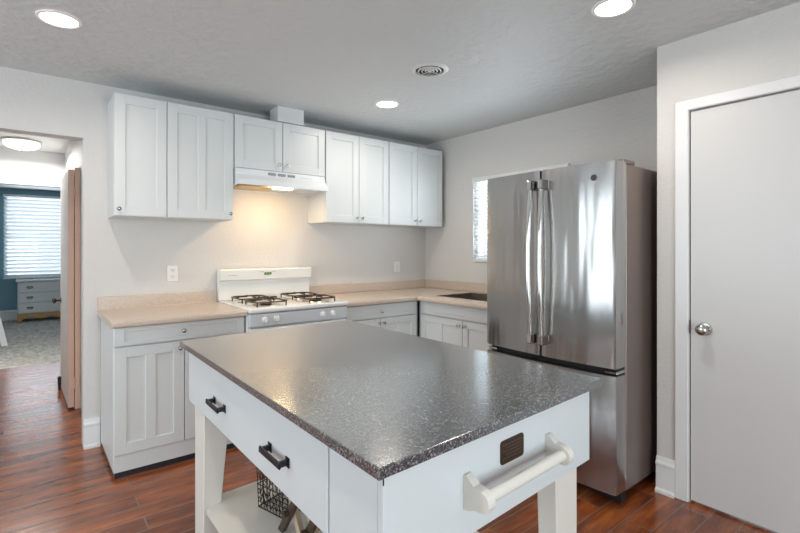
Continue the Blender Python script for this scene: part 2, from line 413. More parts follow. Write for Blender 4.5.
def blinds(label, axis, pos, a0, a1, z0, z1, pitch, o, tilt=32, step=0.04):
    c = (a0+a1)/2
    root = thing('window_blinds', label, 'blinds', (pos, c, z0) if axis == 'x' else (c, pos, z0), 'window blinds')
    def B(bm, a, b, n0, n1, p, q, bev=0.002):
        if axis == 'x': box(bm, pos+n0, pos+n1, a, b, p, q, bev)
        else: box(bm, a, b, pos+n0, pos+n1, p, q, bev)
    bm = nb(); B(bm, a0, a1, -0.03, 0.03, z1-0.045, z1); obj('headrail', bm, M['trim'], root)
    bm = nb(); z = z0+0.05; hw = step*0.5
    while z < z1-0.05:
        w = hw*math.cos(math.radians(tilt)); hh = hw*math.sin(math.radians(tilt))
        pl = [(-w, hh*o), (w, -hh*o), (w, -hh*o+0.0022), (0, 0.0042), (-w, hh*o+0.0022)]
        if axis == 'x': prism(bm, [(pos+p, z+q) for p, q in pl], XZ, a0+0.01, a1-0.01)
        else: prism(bm, [(pos+p, z+q) for p, q in pl], YZ, a0+0.01, a1-0.01)
        z += pitch
    obj('slats', bm, M['blind'], root)
    bm = nb(); B(bm, a0+0.005, a1-0.005, -0.02, 0.02, z0, z0+0.025); obj('bottom_rail', bm, M['trim'], root)
    for f in (0.15, 0.85):
        bm = nb(); a = a0+(a1-a0)*f
        p = (pos-0.024, a) if axis == 'x' else (a, pos-0.024)
        tube(bm, [(p[0], p[1], z0+0.02), (p[0], p[1], z1-0.02)], 0.0015, 6)
        obj('ladder_cord', bm, M['trim'], root)
blinds('white slatted blinds in the small window beside the refrigerator', 'x', XR+0.004, WY0+0.006, WY1-0.006, WZ0+0.004, WZ1-0.004, 0.036, 1, 28)
blinds('wide white slatted blinds in the bedroom window above the dresser', 'y', BW-0.035, bx0-0.02, bx1+0.02, bz0-0.02, bz1+0.02, 0.070, 1, 38, 0.066)

# bare jamb and open door in the hall
bm = nb()
box(bm, 0.306, 0.344, 4.685, 4.745, 0, 2.0, 0.003)
struct('trim_4', bm, M['rawwood'], 'bare pine door jamb in the hall')
hd = thing('interior_door', 'open white hall door seen edge-on with a bare pine edge', 'door', (0.27, 5.1, 0.012))
bm = nb(); prism(bm, [(0.262, 4.712), (0.302, 4.712), (0.288, 5.52), (0.248, 5.52)], XY, 0.015, 1.985)
obj('door_leaf', bm, M['wall2'], hd)
k = obj('door_edge', one(0.262, 0.302, 4.700, 4.7115, 0.015, 1.985, 0.001), M['rawwood'], hd); k['label'] = 'bare pine hinge edge'
for z in (1.80, 0.22):
    bm = nb(); box(bm, 0.268, 0.338, 4.680, 4.6845, z-0.045, z+0.045, 0.001)
    tube(bm, [(0.304, 4.679, z-0.047), (0.304, 4.679, z+0.047)], 0.006, 10)
    obj('hinge', bm, M['rawwood'], hd)
bm = nb()
lathe(bm, [(0, 0), (0.026, 0), (0.026, 0.005), (0.010, 0.010), (0.010, 0.035), (0.025, 0.045), (0.027, 0.058), (0.015, 0.068), (0, 0.070)], 20, Matrix.Translation((0.250, 5.45, 0.84)) @ Matrix.Rotation(-PI/2, 4, 'Y'))
k = obj('door_knob', bm, M['bronze'], hd, smooth=True); k['label'] = 'dark bronze knob'
bm = nb(); box(bm, 0.222, 0.250, 5.43, 5.47, 0.03, 0.12, 0.006); tube(bm, [(0.236, 5.45, 0.03), (0.236, 5.45, 0.001)], 0.012, 10)
k = obj('door_stop', bm, M['blk'], hd); k['label'] = 'black foot stop at the door bottom'

# dresser
dx0, dx1, dy0, dy1, dzt = -0.155, 0.80, 10.72, 11.16, 0.76
ZC = 0.016
ds = thing('dresser', 'low white three-drawer dresser on a scalloped pine base under bedroom window', 'dresser', ((dx0+dx1)/2, (dy0+dy1)/2, 0))
obj('body', one(dx0+0.015, dx1-0.015, dy0+0.02, dy1, 0.16, dzt-0.03, 0.004), M['dress'], ds)
obj('top', one(dx0-0.01, dx1+0.01, dy0-0.015, dy1+0.0, dzt-0.03, dzt, 0.008), M['dress'], ds)
sc = [(dx0+0.01, 0.16), (dx0+0.01, 0.016), (dx0+0.07, 0.016), (dx0+0.09, 0.06)]
for i in range(1, 24):
    t = i/24; sc.append((dx0+0.09+(dx1-dx0-0.18)*t, 0.075+0.022*math.sin(t*6*PI-PI/2)))
sc += [(dx1-0.09, 0.06), (dx1-0.07, 0.016), (dx1-0.01, 0.016), (dx1-0.01, 0.16)]
bm = nb(); prism(bm, sc, XZ, dy0+0.01, dy0+0.03)
box(bm, dx0+0.01, dx0+0.04, dy0+0.03, dy1, 0.016, 0.16); box(bm, dx1-0.04, dx1-0.01, dy0+0.03, dy1, 0.016, 0.16)
k = obj('scalloped_base', bm, M['gold'], ds); k['label'] = 'golden pine plinth with a wavy lower edge'
for i in range(3):
    z0 = 0.175+i*0.185
    d_ = obj('drawer', one(dx0+0.03, dx1-0.03, dy0-0.004, dy0+0.019, z0, z0+0.172, 0.006), M['dress'], ds)
    for px in (dx0+0.19, dx1-0.19):
        bm = nb(); box(bm, px-0.045, px+0.045, dy0-0.008, dy0-0.0045, z0+0.085, z0+0.103, 0.002)
        tube(bm, [(px-0.04, dy0-0.010, z0+0.09), (px-0.03, dy0-0.028, z0+0.07), (px+0.03, dy0-0.028, z0+0.07), (px+0.04, dy0-0.010, z0+0.09)], 0.006, 6)
        obj('pull', bm, M['bronze'], d_)
# white folding frame leaning at the left
ld = thing('step_stool', 'white slanted folding frame standing on carpet at left edge', 'step stool', (-0.32, 8.3, 0.012))
for sx in (-0.60, -0.24):
    bm = nb(); prism(bm, [(sx-0.035, 0.012), (sx+0.035, 0.012), (sx-0.085, 0.62), (sx-0.145, 0.62)], XZ, 8.22, 8.25); obj('leg', bm, M['trim'], ld)
    bm = nb(); prism(bm, [(8.60, 0.012), (8.64, 0.012), (8.29, 0.62), (8.25, 0.62)], YZ, sx-0.14, sx-0.11); obj('leg', bm, M['trim'], ld)
for z in (0.2, 0.4):
    obj('tread', one(-0.60-z*0.19, -0.24-z*0.19, 8.21, 8.30, z, z+0.02, 0.003), M['trim'], ld)
obj('tread', one(-0.745, -0.30, 8.20, 8.31, 0.62, 0.64, 0.003), M['trim'], ld)

# hall ceiling dome
hl = thing('dome_light', 'round frosted dome light on the hall ceiling', 'ceiling light', (-0.045, 6.15, H))
bm = nb(); lathe(bm, [(0, 0), (0.165, 0), (0.165, -0.018), (0.155, -0.022), (0, -0.022)], 36, Matrix.Translation((-0.045, 6.15, H-0.0005))); k = obj('rim', bm, M['nickel'], hl, smooth=True); k['label'] = 'metal rim'
bm = nb(); lathe(bm, [(0.150, -0.0235), (0.147, -0.05), (0.12, -0.075), (0.07, -0.092), (0, -0.098)], 36, Matrix.Translation((-0.045, 6.15, H))); obj('glass_bowl', bm, M['lens2'], hl, smooth=True)
bm = nb(); lathe(bm, [(0, -0.0985), (0.008, -0.0985), (0.006, -0.11), (0, -0.113)], 12, Matrix.Translation((-0.045, 6.15, H))); obj('finial', bm, M['nickel'], hl, smooth=True)
l = bpy.data.lights.new('dome_bulb', 'AREA'); l.shape = 'DISK'; l.size = 0.28; l.energy = 32; l.color = (1, 0.97, 0.92)
lo = bpy.data.objects.new('dome_bulb', l); COL.objects.link(lo); lo.location = (0, 0, -0.12); lo.parent = hl

# ================================================================== CEILING FITTINGS
def downlight(x, y, label, power=6.5):
    r = thing('recessed_light', label, 'ceiling light', (x, y, H), 'recessed ceiling lights')
    mt = Matrix.Translation((x, y, H))
    bm = nb(); lathe(bm, [(0.076, -0.004), (0.079, -0.007), (0.090, -0.006), (0.094, -0.001)], 40, mt); obj('trim_ring', bm, M['baffle'], r, smooth=True)
    bm = nb(); lathe(bm, [(0.030, -0.0005), (0.034, -0.003), (0.0745, -0.0035), (0.076, -0.0005)], 40, mt); obj('baffle', bm, M['lens'], r, smooth=True)
    bm = nb(); lathe(bm, [(0.029, -0.002), (0.026, -0.008), (0.0, -0.010)], 32, mt); obj('bulb', bm, M['lens'], r, smooth=True)
    l = bpy.data.lights.new('bulb_light', 'AREA'); l.shape = 'DISK'; l.size = 0.10; l.energy = power; l.color = (1.0, 0.92, 0.82); l.spread = math.radians(165)
    o = bpy.data.objects.new('bulb_light', l); COL.objects.link(o); o.location = (0, 0, -0.014); o.parent = r
downlight(0.12, 2.787, 'lit recessed ceiling light above the doorway side, far left')
downlight(2.155, 2.85, 'small-looking lit recessed ceiling light farthest away, near the wall cabinets')
downlight(2.10, 1.055, 'lit recessed ceiling light above the refrigerator front, cut by top edge')
downlight(0.12, 1.05, 'unseen recessed ceiling light above the viewer, added for light')  # out of view, completes the grid of lights and is added for its light
vt = thing('ceiling_vent', 'round white ceiling vent with concentric louvre rings', 'vent', (1.95, 2.14, H))
mt = Matrix.Translation((1.95, 2.14, H))
bm = nb(); lathe(bm, [(0.088, -0.002), (0.091, -0.010), (0.110, -0.006), (0.118, -0.0005)], 44, mt); obj('flange', bm, M['vent'], vt, smooth=True)
bm = nb(); lathe(bm, [(0, -0.0012), (0.087, -0.0012)], 44, mt); k = obj('duct_shade_disc', bm, M['dark'], vt); k['label'] = 'black disc painted for the shade behind the rings'  # flat disc, the duct's shade is put into its black colour
for r0 in (0.074, 0.052, 0.031):
    bm = nb(); lathe(bm, [(r0, -0.009), (r0-0.007, -0.013), (r0-0.0075, -0.0115), (r0-0.001, -0.0075), (r0, -0.009)], 40, mt); obj('louvre_ring', bm, M['vent'], vt, smooth=True)
bm = nb(); lathe(bm, [(0, -0.014), (0.010, -0.013), (0.011, -0.008), (0, -0.008)], 20, mt)
for a in (0, PI/2):
    c, s = math.cos(a), math.sin(a); tube(bm, [(1.95-0.086*c, 2.14-0.086*s, H-0.009), (1.95+0.086*c, 2.14+0.086*s, H-0.009)], 0.0022, 6)
obj('hub', bm, M['vent'], vt)

# ================================================================== CABINETS
def shaker(name, face, pos, u0, u1, z0, z1, parent, m=None, stile=0.055, rail=0.055, mid=False, th=0.019, rec=0.009, label=None):
    """framed front; face 'y': looks toward -y with its face at y=pos; face 'x': toward -x at x=pos"""
    bm = nb()
    def B(a, b, c, d, w0, w1, bev=0.0018):
        if face == 'y': box(bm, a, b, pos+w0, pos+w1, c, d, bev)
        else: box(bm, pos+w0, pos+w1, a, b, c, d, bev)
    B(u0, u0+stile, z0, z1, 0, th); B(u1-stile, u1, z0, z1, 0, th)
    B(u0+stile-0.001, u1-stile+0.001, z0, z0+rail, 0.0003, th); B(u0+stile-0.001, u1-stile+0.001, z1-rail, z1, 0.0003, th)
    if mid:
        c = (u0+u1)/2; w = mid/2; B(c-w, c+w, z0+rail-0.001, z1-rail+0.001, 0.0003, th)
    B(u0+stile-0.003, u1-stile+0.003, z0+rail-0.003, z1-rail+0.003, rec, th-0.002, 0)
    o = obj(name, bm, m or M['cab'], parent)
    return o
def knob(face, pos, u, z, parent):
    loc = (u, pos, z) if face == 'y' else (pos, u, z)
    rot = Matrix.Rotation(PI/2, 4, 'X') if face == 'y' else Matrix.Rotation(-PI/2, 4, 'Y')
    bm = nb(); lathe(bm, [(0, 0), (0.008, 0), (0.0065, 0.004), (0.005, 0.012), (0.011, 0.017), (0.0135, 0.022), (0.012, 0.027), (0.006, 0.030), (0, 0.0305)], 20, Matrix.Translation(loc) @ rot)
    o = obj('knob', bm, M['nickel'], parent, smooth=True); o['label'] = 'small round nickel knob'

UF = 3.41
def upper(label, x0, x1, z0, z1, doors, knobs, mids, yw=YB-0.001):
    r = thing('wall_cabinet', label, 'wall cabinet', ((x0+x1)/2, (UF+YB)/2, z0), 'white wall cabinets')
    obj('body', one(x0, x1, UF+0.0205, yw, z0, z1, 0.0015), M['cab'], r)
    for (a, b), k, md in zip(doors, knobs, mids):
        d = shaker('cabinet_door', 'y', UF, a, b, z0+0.003, z1-0.003, r, mid=md, stile=0.06 if not md else 0.062, rail=0.062)
        knob('y', UF-0.0005, k, z0+0.045 if z0 < 1.8 else z0+0.052, d)
    return r
upper('tall white wall cabinet with two unequal doors, leftmost above the beige counter', 0.427, 1.176, 1.537, 2.318, [(0.429, 0.728), (0.734, 1.174)], [0.451, 1.148], [False, 0.05])
upper('short white two-door wall cabinet directly above the range hood', 1.180, 1.934, 1.925, 2.318, [(1.183, 1.555), (1.561, 1.931)], [1.525, 1.590], [False, False])
upper('tall white two-door wall cabinet right of the range hood', 1.940, 2.600, 1.550, 2.318, [(1.943, 2.270), (2.275, 2.598)], [2.243, 2.300], [False, False])
upper('tall white two-door wall cabinet at the right wall corner, rightmost of its row', 2.606, 3.29, 1.550, 2.318, [(2.609, 2.943), (2.948, 3.282)], [2.915, 2.974], [False, False])

BF = 3.10
# left base cabinet
r = thing('base_cabinet', 'white base cabinet left of the range with wide drawer and two doors', 'base cabinet', (0.765, 3.41, 0), 'white base cabinets')
bm = nb(); box(bm, 0.385, 1.142, BF+0.0205, YB-0.031, 0.035, 0.874, 0.002); obj('body', bm, M['cab'], r)
obj('plinth', one(0.385, 1.142, BF+0.012, BF+0.0200, 0.035, 0.133, 0.001), M['cab'], r)
k = obj('toe_strip', one(0.392, 1.142, BF+0.02, YB-0.04, 0.0, 0.0345), M['toe'], r); k['label'] = 'black vinyl strip along the floor'
d = shaker('drawer', 'y', BF, 0.388, 1.140, 0.765, 0.871, r, stile=0.05, rail=0.026); knob('y', BF-0.0005, 0.757, 0.822, d)
d = shaker('cabinet_door', 'y', BF, 0.388, 0.762, 0.137, 0.757, r, mid=0.055, stile=0.062, rail=0.062); knob('y', BF-0.0005, 0.735, 0.716, d)
d = shaker('cabinet_door', 'y', BF, 0.767, 1.140, 0.137, 0.757, r, mid=0.055, stile=0.062, rail=0.062); knob('y', BF-0.0005, 0.795, 0.716, d)
# right base cabinet
r = thing('base_cabinet', 'white base cabinet between the range and the corner', 'base cabinet', (2.3, 3.41, 0), 'white base cabinets')
obj('body', one(1.935, 2.698, BF+0.0205, YB-0.031, 0.035, 0.874, 0.002), M['cab'], r)
obj('plinth', one(1.935, 2.672, BF+0.012, BF+0.02, 0.035, 0.133, 0.001), M['cab'], r)
k = obj('toe_strip', one(1.94, 2.672, BF+0.02, YB-0.04, 0.0, 0.0345), M['toe'], r)
d = shaker('drawer', 'y', BF, 1.945, 2.668, 0.760, 0.868, r, stile=0.05, rail=0.026); knob('y', BF-0.0005, 2.281, 0.808, d)
d = shaker('cabinet_door', 'y', BF, 1.945, 2.279, 0.137, 0.752, r, mid=0.045); knob('y', BF-0.0005, 2.258, 0.715, d)
d = shaker('cabinet_door', 'y', BF, 2.284, 2.668, 0.137, 0.752, r, mid=0.045); knob('y', BF-0.0005, 2.306, 0.715, d)
# sink base (faces the island)
SX = 2.70
r = thing('sink_cabinet', 'white sink base cabinet facing left, partly behind the refrigerator', 'base cabinet', (3.0, 2.55, 0), 'white base cabinets')
bm = nb()
box(bm, SX+0.0205, SX+0.04, 2.05, 3.1195, 0.035, 0.874, 0.002); box(bm, SX+0.04, XR-0.031, 2.05, 2.07, 0.035, 0.874); box(bm, XR-0.05, XR-0.031, 2.07, 3.69, 0.035, 0.874)
box(bm, SX+0.04, XR-0.05, 2.07, 3.69, 0.035, 0.055); box(bm, SX+0.04, XR-0.05, 3.67, 3.69, 0.055, 0.874)
obj('body', bm, M['cab'], r)
obj('plinth', one(SX+0.012, SX+0.02, 2.05, 3.09, 0.035, 0.133, 0.001), M['cab'], r)
k = obj('toe_strip', one(SX+0.02, SX+0.1, 2.05, 3.09, 0.0, 0.0345), M['toe'], r)
d = shaker('false_drawer_front', 'x', SX, 2.06, 3.078, 0.762, 0.868, r, stile=0.05, rail=0.026)
d = shaker('cabinet_door', 'x', SX, 2.580, 3.078, 0.137, 0.754, r, mid=0.045); knob('x', SX-0.0005, 2.607, 0.713, d)
d = shaker('cabinet_door', 'x', SX, 2.06, 2.574, 0.137, 0.754, r, mid=0.045); knob('x', SX-0.0005, 2.541, 0.713, d)

# counters: rounded front edge, rolled backsplash
CT, CB = 0.915, 0.8755
def edge_profile(front, wall, sgn):
    """outline (depth, z) from rounded front nose to the backsplash"""
    pts = [(front+sgn*0.010, CB), ]
    for i in range(7):
        a = PI/2 + PI*0.5 - i*PI/12
    pts += [(front+sgn*0.002, CB+0.004), (front, CB+0.012), (front, CT-0.014), (front+sgn*0.004, CT-0.005), (front+sgn*0.014, CT)]
    pts += [(wall-sgn*0.030, CT), (wall-sgn*0.022, CT+0.006), (wall-sgn*0.020, CT+0.080), (wall-sgn*0.014, CT+0.088), (wall-sgn*0.001, CT+0.088), (wall-sgn*0.001, CB)]
    return pts
bm = nb(); prism(bm, edge_profile(3.070, YB, 1), YZ, 0.368, 1.146)
ct = obj('countertop', bm, M['lam']); tag(ct, 'short beige laminate countertop left of the range', 'countertop', 'beige countertops')
ct2 = thing('countertop', 'long L-shaped beige laminate countertop holding the sink', 'countertop', (2.9, 3.2, CB), 'beige countertops')
bm = nb()
prism(bm, edge_profile(3.070, YB, 1)[:-6] + [(3.62, CT), (3.62, CB)], YZ, 1.930, 2.649)
# L slab around the sink hole, x 2.79..3.25, y 2.30..2.985
hx0, hx1, hy0, hy1 = 2.800, 3.245, 2.30, 2.985
fr = edge_profile(2.650, XR, 1)[:-6]
prism(bm, fr + [(hx0, CT), (hx0, CB)], XZ, 2.03, 3.070)
box(bm, hx0, XR-0.001, 2.03, hy0, CB, CT); box(bm, hx1, XR-0.001, hy0, hy1, CB, CT); box(bm, hx0, XR-0.001, hy1, YB-0.001, CB, CT)
box(bm, 2.649, hx0, 3.070, YB-0.001, CB, CT); box(bm, 1.930, 2.649, 3.62, YB-0.001, CB, CT)
obj('slab', bm, M['lam'], ct2)
bm = nb()
box(bm, 1.930, XR-0.021, 3.708, YB-0.001, CT, CT+0.088, 0.004); box(bm, XR-0.021, XR-0.001, 2.03, YB-0.001, CT, CT+0.088, 0.004)
obj('backsplash', bm, M['lam'], ct2)
# sink
sk = thing('sink', 'dark metal sink basin set into the beige countertop', 'sink', ((hx0+hx1)/2, (hy0+hy1)/2, 0.73))
bm = nb()
box(bm, hx0+0.001, hx0+0.008, hy0+0.001, hy1-0.001, 0.735, 0.917); box(bm, hx1-0.008, hx1-0.001, hy0+0.001, hy1-0.001, 0.735, 0.917)
box(bm, hx0+0.008, hx1-0.008, hy0+0.001, hy0+0.008, 0.735, 0.917); box(bm, hx0+0.008, hx1-0.008, hy1-0.008, hy1-0.001, 0.735, 0.917)
box(bm, hx0+0.001, hx1-0.001, hy0+0.001, hy1-0.001, 0.728, 0.735)
obj('basin', bm, M['sinks'], sk)
bm = nb(); lathe(bm, [(0, 0), (0.04, 0), (0.045, 0.004), (0, 0.003)], 24, Matrix.Translation(((hx0+hx1)/2, 2.64, 0.7352))); obj('drain', bm, M['steel2'], sk)

# ================================================================== RANGE
SA, SB = 1.152, 1.923
rg = thing('gas_range', 'white gas range with iron burner grates between the beige counters', 'stove', ((SA+SB)/2, 3.38, 0))
bm = nb(); box(bm, SA, SB, 3.085, 3.70, 0.02, 0.893, 0.004); obj('body', bm, M['enam'], rg)
bm = nb(); box(bm, SA, SB, 3.030, 3.70, 0.895, 0.925, 0.010, 3); obj('cooktop', bm, M['enam'], rg, smooth=50)
k = obj('control_panel', one(SA+0.003, SB-0.003, 3.045, 3.084, 0.800, 0.886, 0.005), M['enam2'], rg); k['label'] = 'pale grey control panel'
for kx in (1.262, 1.345, 1.706, 1.790):
    bm = nb()
    lathe(bm, [(0, 0), (0.023, 0), (0.021, 0.008), (0.017, 0.012), (0.016, 0.024), (0, 0.025)], 24, Matrix.Translation((kx, 3.0445, 0.846)) @ Matrix.Rotation(PI/2, 4, 'X'))
    box(bm, kx-0.004, kx+0.004, 3.012, 3.022, 0.828, 0.864, 0.002)
    obj('burner_knob', bm, M['enam'], rg, smooth=True)
dd = obj('oven_door', one(SA+0.004, SB-0.004, 3.045, 3.084, 0.235, 0.788, 0.008), M['enam'], rg)
bm = nb(); tube(bm, [(SA+0.06, 3.043, 0.755), (SA+0.06, 3.005, 0.755), (SB-0.06, 3.005, 0.755), (SB-0.06, 3.043, 0.755)], 0.011, 10); obj('handle', bm, M['enam'], dd, smooth=True)
k = obj('oven_window', one(SA+0.18, SB-0.18, 3.0435, 3.0449, 0.40, 0.64, 0.0), M['black'], dd); k['label'] = 'black glass'
obj('storage_drawer', one(SA+0.004, SB-0.004, 3.050, 3.084, 0.055, 0.225, 0.006), M['enam'], rg)
# backguard: upper head overhangs a recessed apron
bm = nb()
prism(bm, [(3.715, 0.926), (3.715, 1.168), (3.640, 1.168), (3.628, 1.160), (3.640, 1.085), (3.668, 1.072), (3.676, 0.926)], YZ, SA, SB)
bg_ = obj('backguard', bm, M['enam'], rg)
k = obj('clock_display', one(1.500, 1.560, 3.6315, 3.6345, 1.118, 1.137), M['display'], bg_)
bm = nb()
for sx in (1.513, 1.522, 1.537, 1.546):
    box(bm, sx-0.003, sx+0.003, 3.6300, 3.6312, 1.122, 1.133)
k = obj('clock_digits', bm, M['seg'], bg_); k['label'] = 'glowing green digits'
for a_ in (1.462, 1.565): obj('clock_marking', one(a_, a_+0.034, 3.6278, 3.6300, 1.142, 1.1445), M['btn'], bg_)
bm = nb()
for i in range(9): box(bm, 1.215+i*0.0075, 1.220+i*0.0075, 3.6335, 3.6350, 1.118, 1.121 + (0.002 if i in (0, 4) else 0))
obj('maker_mark', bm, M['btn'], bg_)
obj('vent_slot', one(1.42, 1.62, 3.655, 3.667, 0.926, 0.936, 0.002), M['blk'], rg)
# burners and grates
for gx in (1.335, 1.735):
    for gy in (3.205, 3.490):
        bm = nb(); lathe(bm, [(0.105, 0.9255), (0.100, 0.930), (0.085, 0.9275), (0.045, 0.926), (0.0, 0.926)], 32, Matrix.Translation((gx, gy, 0)))
        k = obj('burner_bowl', bm, M['alum'], rg, smooth=True); k['label'] = 'shallow aluminium drip bowl'
        bm = nb(); lathe(bm, [(0.040, 0.928), (0.040, 0.938), (0.034, 0.943), (0, 0.944)], 24, Matrix.Translation((gx, gy, 0)))
        obj('burner_cap', bm, M['blk'], rg, smooth=True)
        bm = nb(); h = 0.118; z = 0.957
        c = 0.03
        loop = [(gx-h+c, gy-h, z), (gx+h-c, gy-h, z), (gx+h, gy-h+c, z), (gx+h, gy+h-c, z), (gx+h-c, gy+h, z), (gx-h+c, gy+h, z), (gx-h, gy+h-c, z), (gx-h, gy-h+c, z)]
        tube(bm, loop, 0.0055, 8, closed=True)
        for a in range(4):
            ca, sa = math.cos(a*PI/2), math.sin(a*PI/2)
            tube(bm, [(gx+ca*h, gy+sa*h, z), (gx+ca*h*0.7, gy+sa*h*0.7, z+0.008), (gx+ca*0.028, gy+sa*0.028, z+0.008)], 0.005, 8)
            cx, sy = (1 if a in (0, 3) else -1), (1 if a < 2 else -1)
            tube(bm, [(gx+cx*(h-0.012), gy+sy*(h-0.012), z), (gx+cx*(h-0.012), gy+sy*(h-0.012), 0.9262)], 0.005, 8)
        obj('burner_grate', bm, M['grate'], rg, smooth=True)

# ================================================================== RANGE HOOD
hd = thing('range_hood', 'white under-cabinet range hood with warm lamp glowing above the range', 'range hood', ((SA+SB)/2+0.02, 3.48, 1.77))
HX0, HX1 = 1.184, 1.918
bm = nb()
# shell: outline in y,z, hollow underneath
sh = [(YB-0.002, 1.922), (3.395, 1.922), (3.388, 1.878), (3.336, 1.838), (3.330, 1.797), (3.340, 1.797), (3.348, 1.815), (3.400, 1.830), (YB-0.002, 1.830)]
prism(bm, sh, YZ, HX0+0.006, HX1-0.006)
side = [(YB-0.002, 1.922), (3.395, 1.922), (3.388, 1.878), (3.336, 1.838), (3.330, 1.797), (YB-0.002, 1.790)]
prism(bm, side, YZ, HX0, HX0+0.006); prism(bm, side, YZ, HX1-0.006, HX1); box(bm, HX0+0.006, HX1-0.006, YB-0.012, YB-0.002, 1.790, 1.830)
obj('shell', bm, M['hood'], hd)
obj('filter', one(HX0+0.05, HX0+0.33, 3.42, 3.68, 1.797, 1.807, 0.002), M['filter'], hd)
bm = nb()
box(bm, HX0+0.33, HX1-0.05, 3.42, 3.68, 1.800, 1.807, 0.001)
obj('bottom_pan', bm, M['hood'], hd)
bm = nb(); box(bm, HX0+0.28, HX0+0.44, 3.355, 3.415, 1.786, 1.822, 0.012, 2)
obj('lamp_lens', bm, M['lens3'], hd, smooth=True)['label'] = 'glowing warm lamp cover'
for bx in (1.430, 1.510, 1.590):
    o = obj('switch', one(bx, bx+0.062, 3.3862, 3.3945, 1.888, 1.908, 0.002), M['btn'], hd)
bm = nb()
for i in range(5): box(bm, 1.70+i*0.022, 1.71+i*0.022, 3.3875, 3.3905, 1.890, 1.893)
obj('panel_marking', bm, M['btn'], hd)
l = bpy.data.lights.new('hood_bulb', 'AREA'); l.shape = 'RECTANGLE'; l.size = 0.16; l.size_y = 0.07; l.energy = 3.6; l.color = (1.0, 0.68, 0.36)
lo = bpy.data.objects.new('hood_bulb', l); COL.objects.link(lo); lo.location = (HX0+0.34-hd.location.x, 3.38-hd.location.y, 1.782-hd.location.z); lo.rotation_euler = (math.radians(12), 0, 0); lo.parent = hd
# duct cover on the cabinet
dc = obj('duct_cover', one(1.515, 1.735, 3.400, 3.56, 2.3195, H-0.001, 0.002), M['cab']); tag(dc, 'small white boxed duct between hood cabinet and ceiling', 'duct cover')

# ================================================================== OUTLET / SWITCH
def wallplate(name, x0, x1, z0, z1, label, kind):
    yc = YB-0.001
    r = thing(name, label, kind, ((x0+x1)/2, YB, z0))
    obj('cover_plate', one(x0, x1, yc-0.006, yc, z0, z1, 0.003), M['plate'], r)
    return r, (x0+x1)/2, (z0+z1)/2
r, cx, cz = wallplate('wall_outlet', 0.800, 0.872, 1.088, 1.203, 'white duplex wall outlet above the short left counter', 'outlet')
for dz in (-0.024, 0.024):
    s = obj('socket', one(cx-0.017, cx+0.017, YB-0.0095, YB-0.0072, cz+dz-0.015, cz+dz+0.015, 0.001), M['plate'], r)
    bm = nb(); box(bm, cx-0.009, cx-0.006, YB-0.0103, YB-0.0096, cz+dz-0.004, cz+dz+0.008); box(bm, cx+0.006, cx+0.009, YB-0.0103, YB-0.0096, cz+dz-0.004, cz+dz+0.008)
    box(bm, cx-0.002, cx+0.002, YB-0.0103, YB-0.0096, cz+dz-0.011, cz+dz-0.007); obj('slots', bm, M['slot'], s)
r, cx, cz = wallplate('light_switch', 2.905, 2.985, 1.085, 1.198, 'small white wall switch near the counter corner', 'switch')
obj('rocker', one(cx-0.015, cx+0.015, YB-0.011, YB-0.0072, cz-0.032, cz+0.032, 0.002), M['trim'], r)

# ================================================================== REFRIGERATOR
FX, FY0, FY1 = 2.320, 1.150, 2.000
fg = thing('refrigerator', 'stainless steel french-door refrigerator with bottom freezer drawer', 'refrigerator', (2.75, 1.57, 0))
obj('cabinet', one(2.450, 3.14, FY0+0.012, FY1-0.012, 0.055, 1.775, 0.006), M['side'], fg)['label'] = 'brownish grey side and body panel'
obj('gasket', one(2.425, 2.449, FY0+0.022, FY1-0.022, 0.07, 1.765), M['black'], fg)['label'] = 'dark door gasket'
def fx(y):       # gently bowed front
    t = (y-(FY0+FY1)/2)/((FY1-FY0)/2); return FX - 0.026*(1-t*t)
def steel_front(name, y0, y1, z0, z1, parent):
    t = bmesh.new(); n = 20; b = 0.010
    ys = [y0+(y1-y0)*i/n for i in range(n+1)]
    out = []
    for i, y in enumerate(ys):
        x = fx(y)
        out.append((x, y))
    poly = [(fx(y0)+0.012, y0)] + [(fx(y0)+0.004, y0+0.003)] + [(x, y) for x, y in out[1:-1]] + [(fx(y1)+0.004, y1-0.003), (fx(y1)+0.012, y1), (2.424, y1), (2.424, y0)]
    bm = nb(); prism(bm, poly, XY, z0, z1)
    bmesh.ops.bevel(bm, geom=[e for e in bm.edges if abs(e.verts[0].co.z-e.verts[1].co.z) < 1e-6], offset=0.003, segments=2, affect='EDGES')
    return obj(name, bm, M['steel'], parent, smooth=35)
YM = 1.577
dl = steel_front('door', YM+0.004, FY1, 0.716, 1.778, fg)
drr = steel_front('door', FY0, YM-0.004, 0.716, 1.778, fg)
fz = steel_front('freezer_drawer', FY0, FY1, 0.075, 0.678, fg)
obj('kick_grille', one(2.40, 2.449, FY0+0.01, FY1-0.01, 0.012, 0.070, 0.002), M['black'], fg)['label'] = 'black kick grille'
obj('door_gap_seal', one(2.36, 2.424, FY0+0.012, FY1-0.012, 0.679, 0.715), M['black'], fg)
for a_, b_ in ((FY0+0.004, FY0+0.07), (FY1-0.07, FY1-0.004)):
    obj('hinge_bracket', one(2.335, 2.425, a_, b_, 0.684, 0.700, 0.003), M['steel2'], fg)
for y0, y1 in ((FY0+0.015, FY0+0.09), (FY1-0.09, FY1-0.015)):
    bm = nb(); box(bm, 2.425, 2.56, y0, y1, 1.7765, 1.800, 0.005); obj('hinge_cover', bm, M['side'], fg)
for x in (2.50, 3.08):
    for y in (FY0+0.06, FY1-0.06):
        bm = nb(); tube(bm, [(x, y, 0.0), (x, y, 0.0545)], 0.018, 14); obj('foot', bm, M['black'], fg)
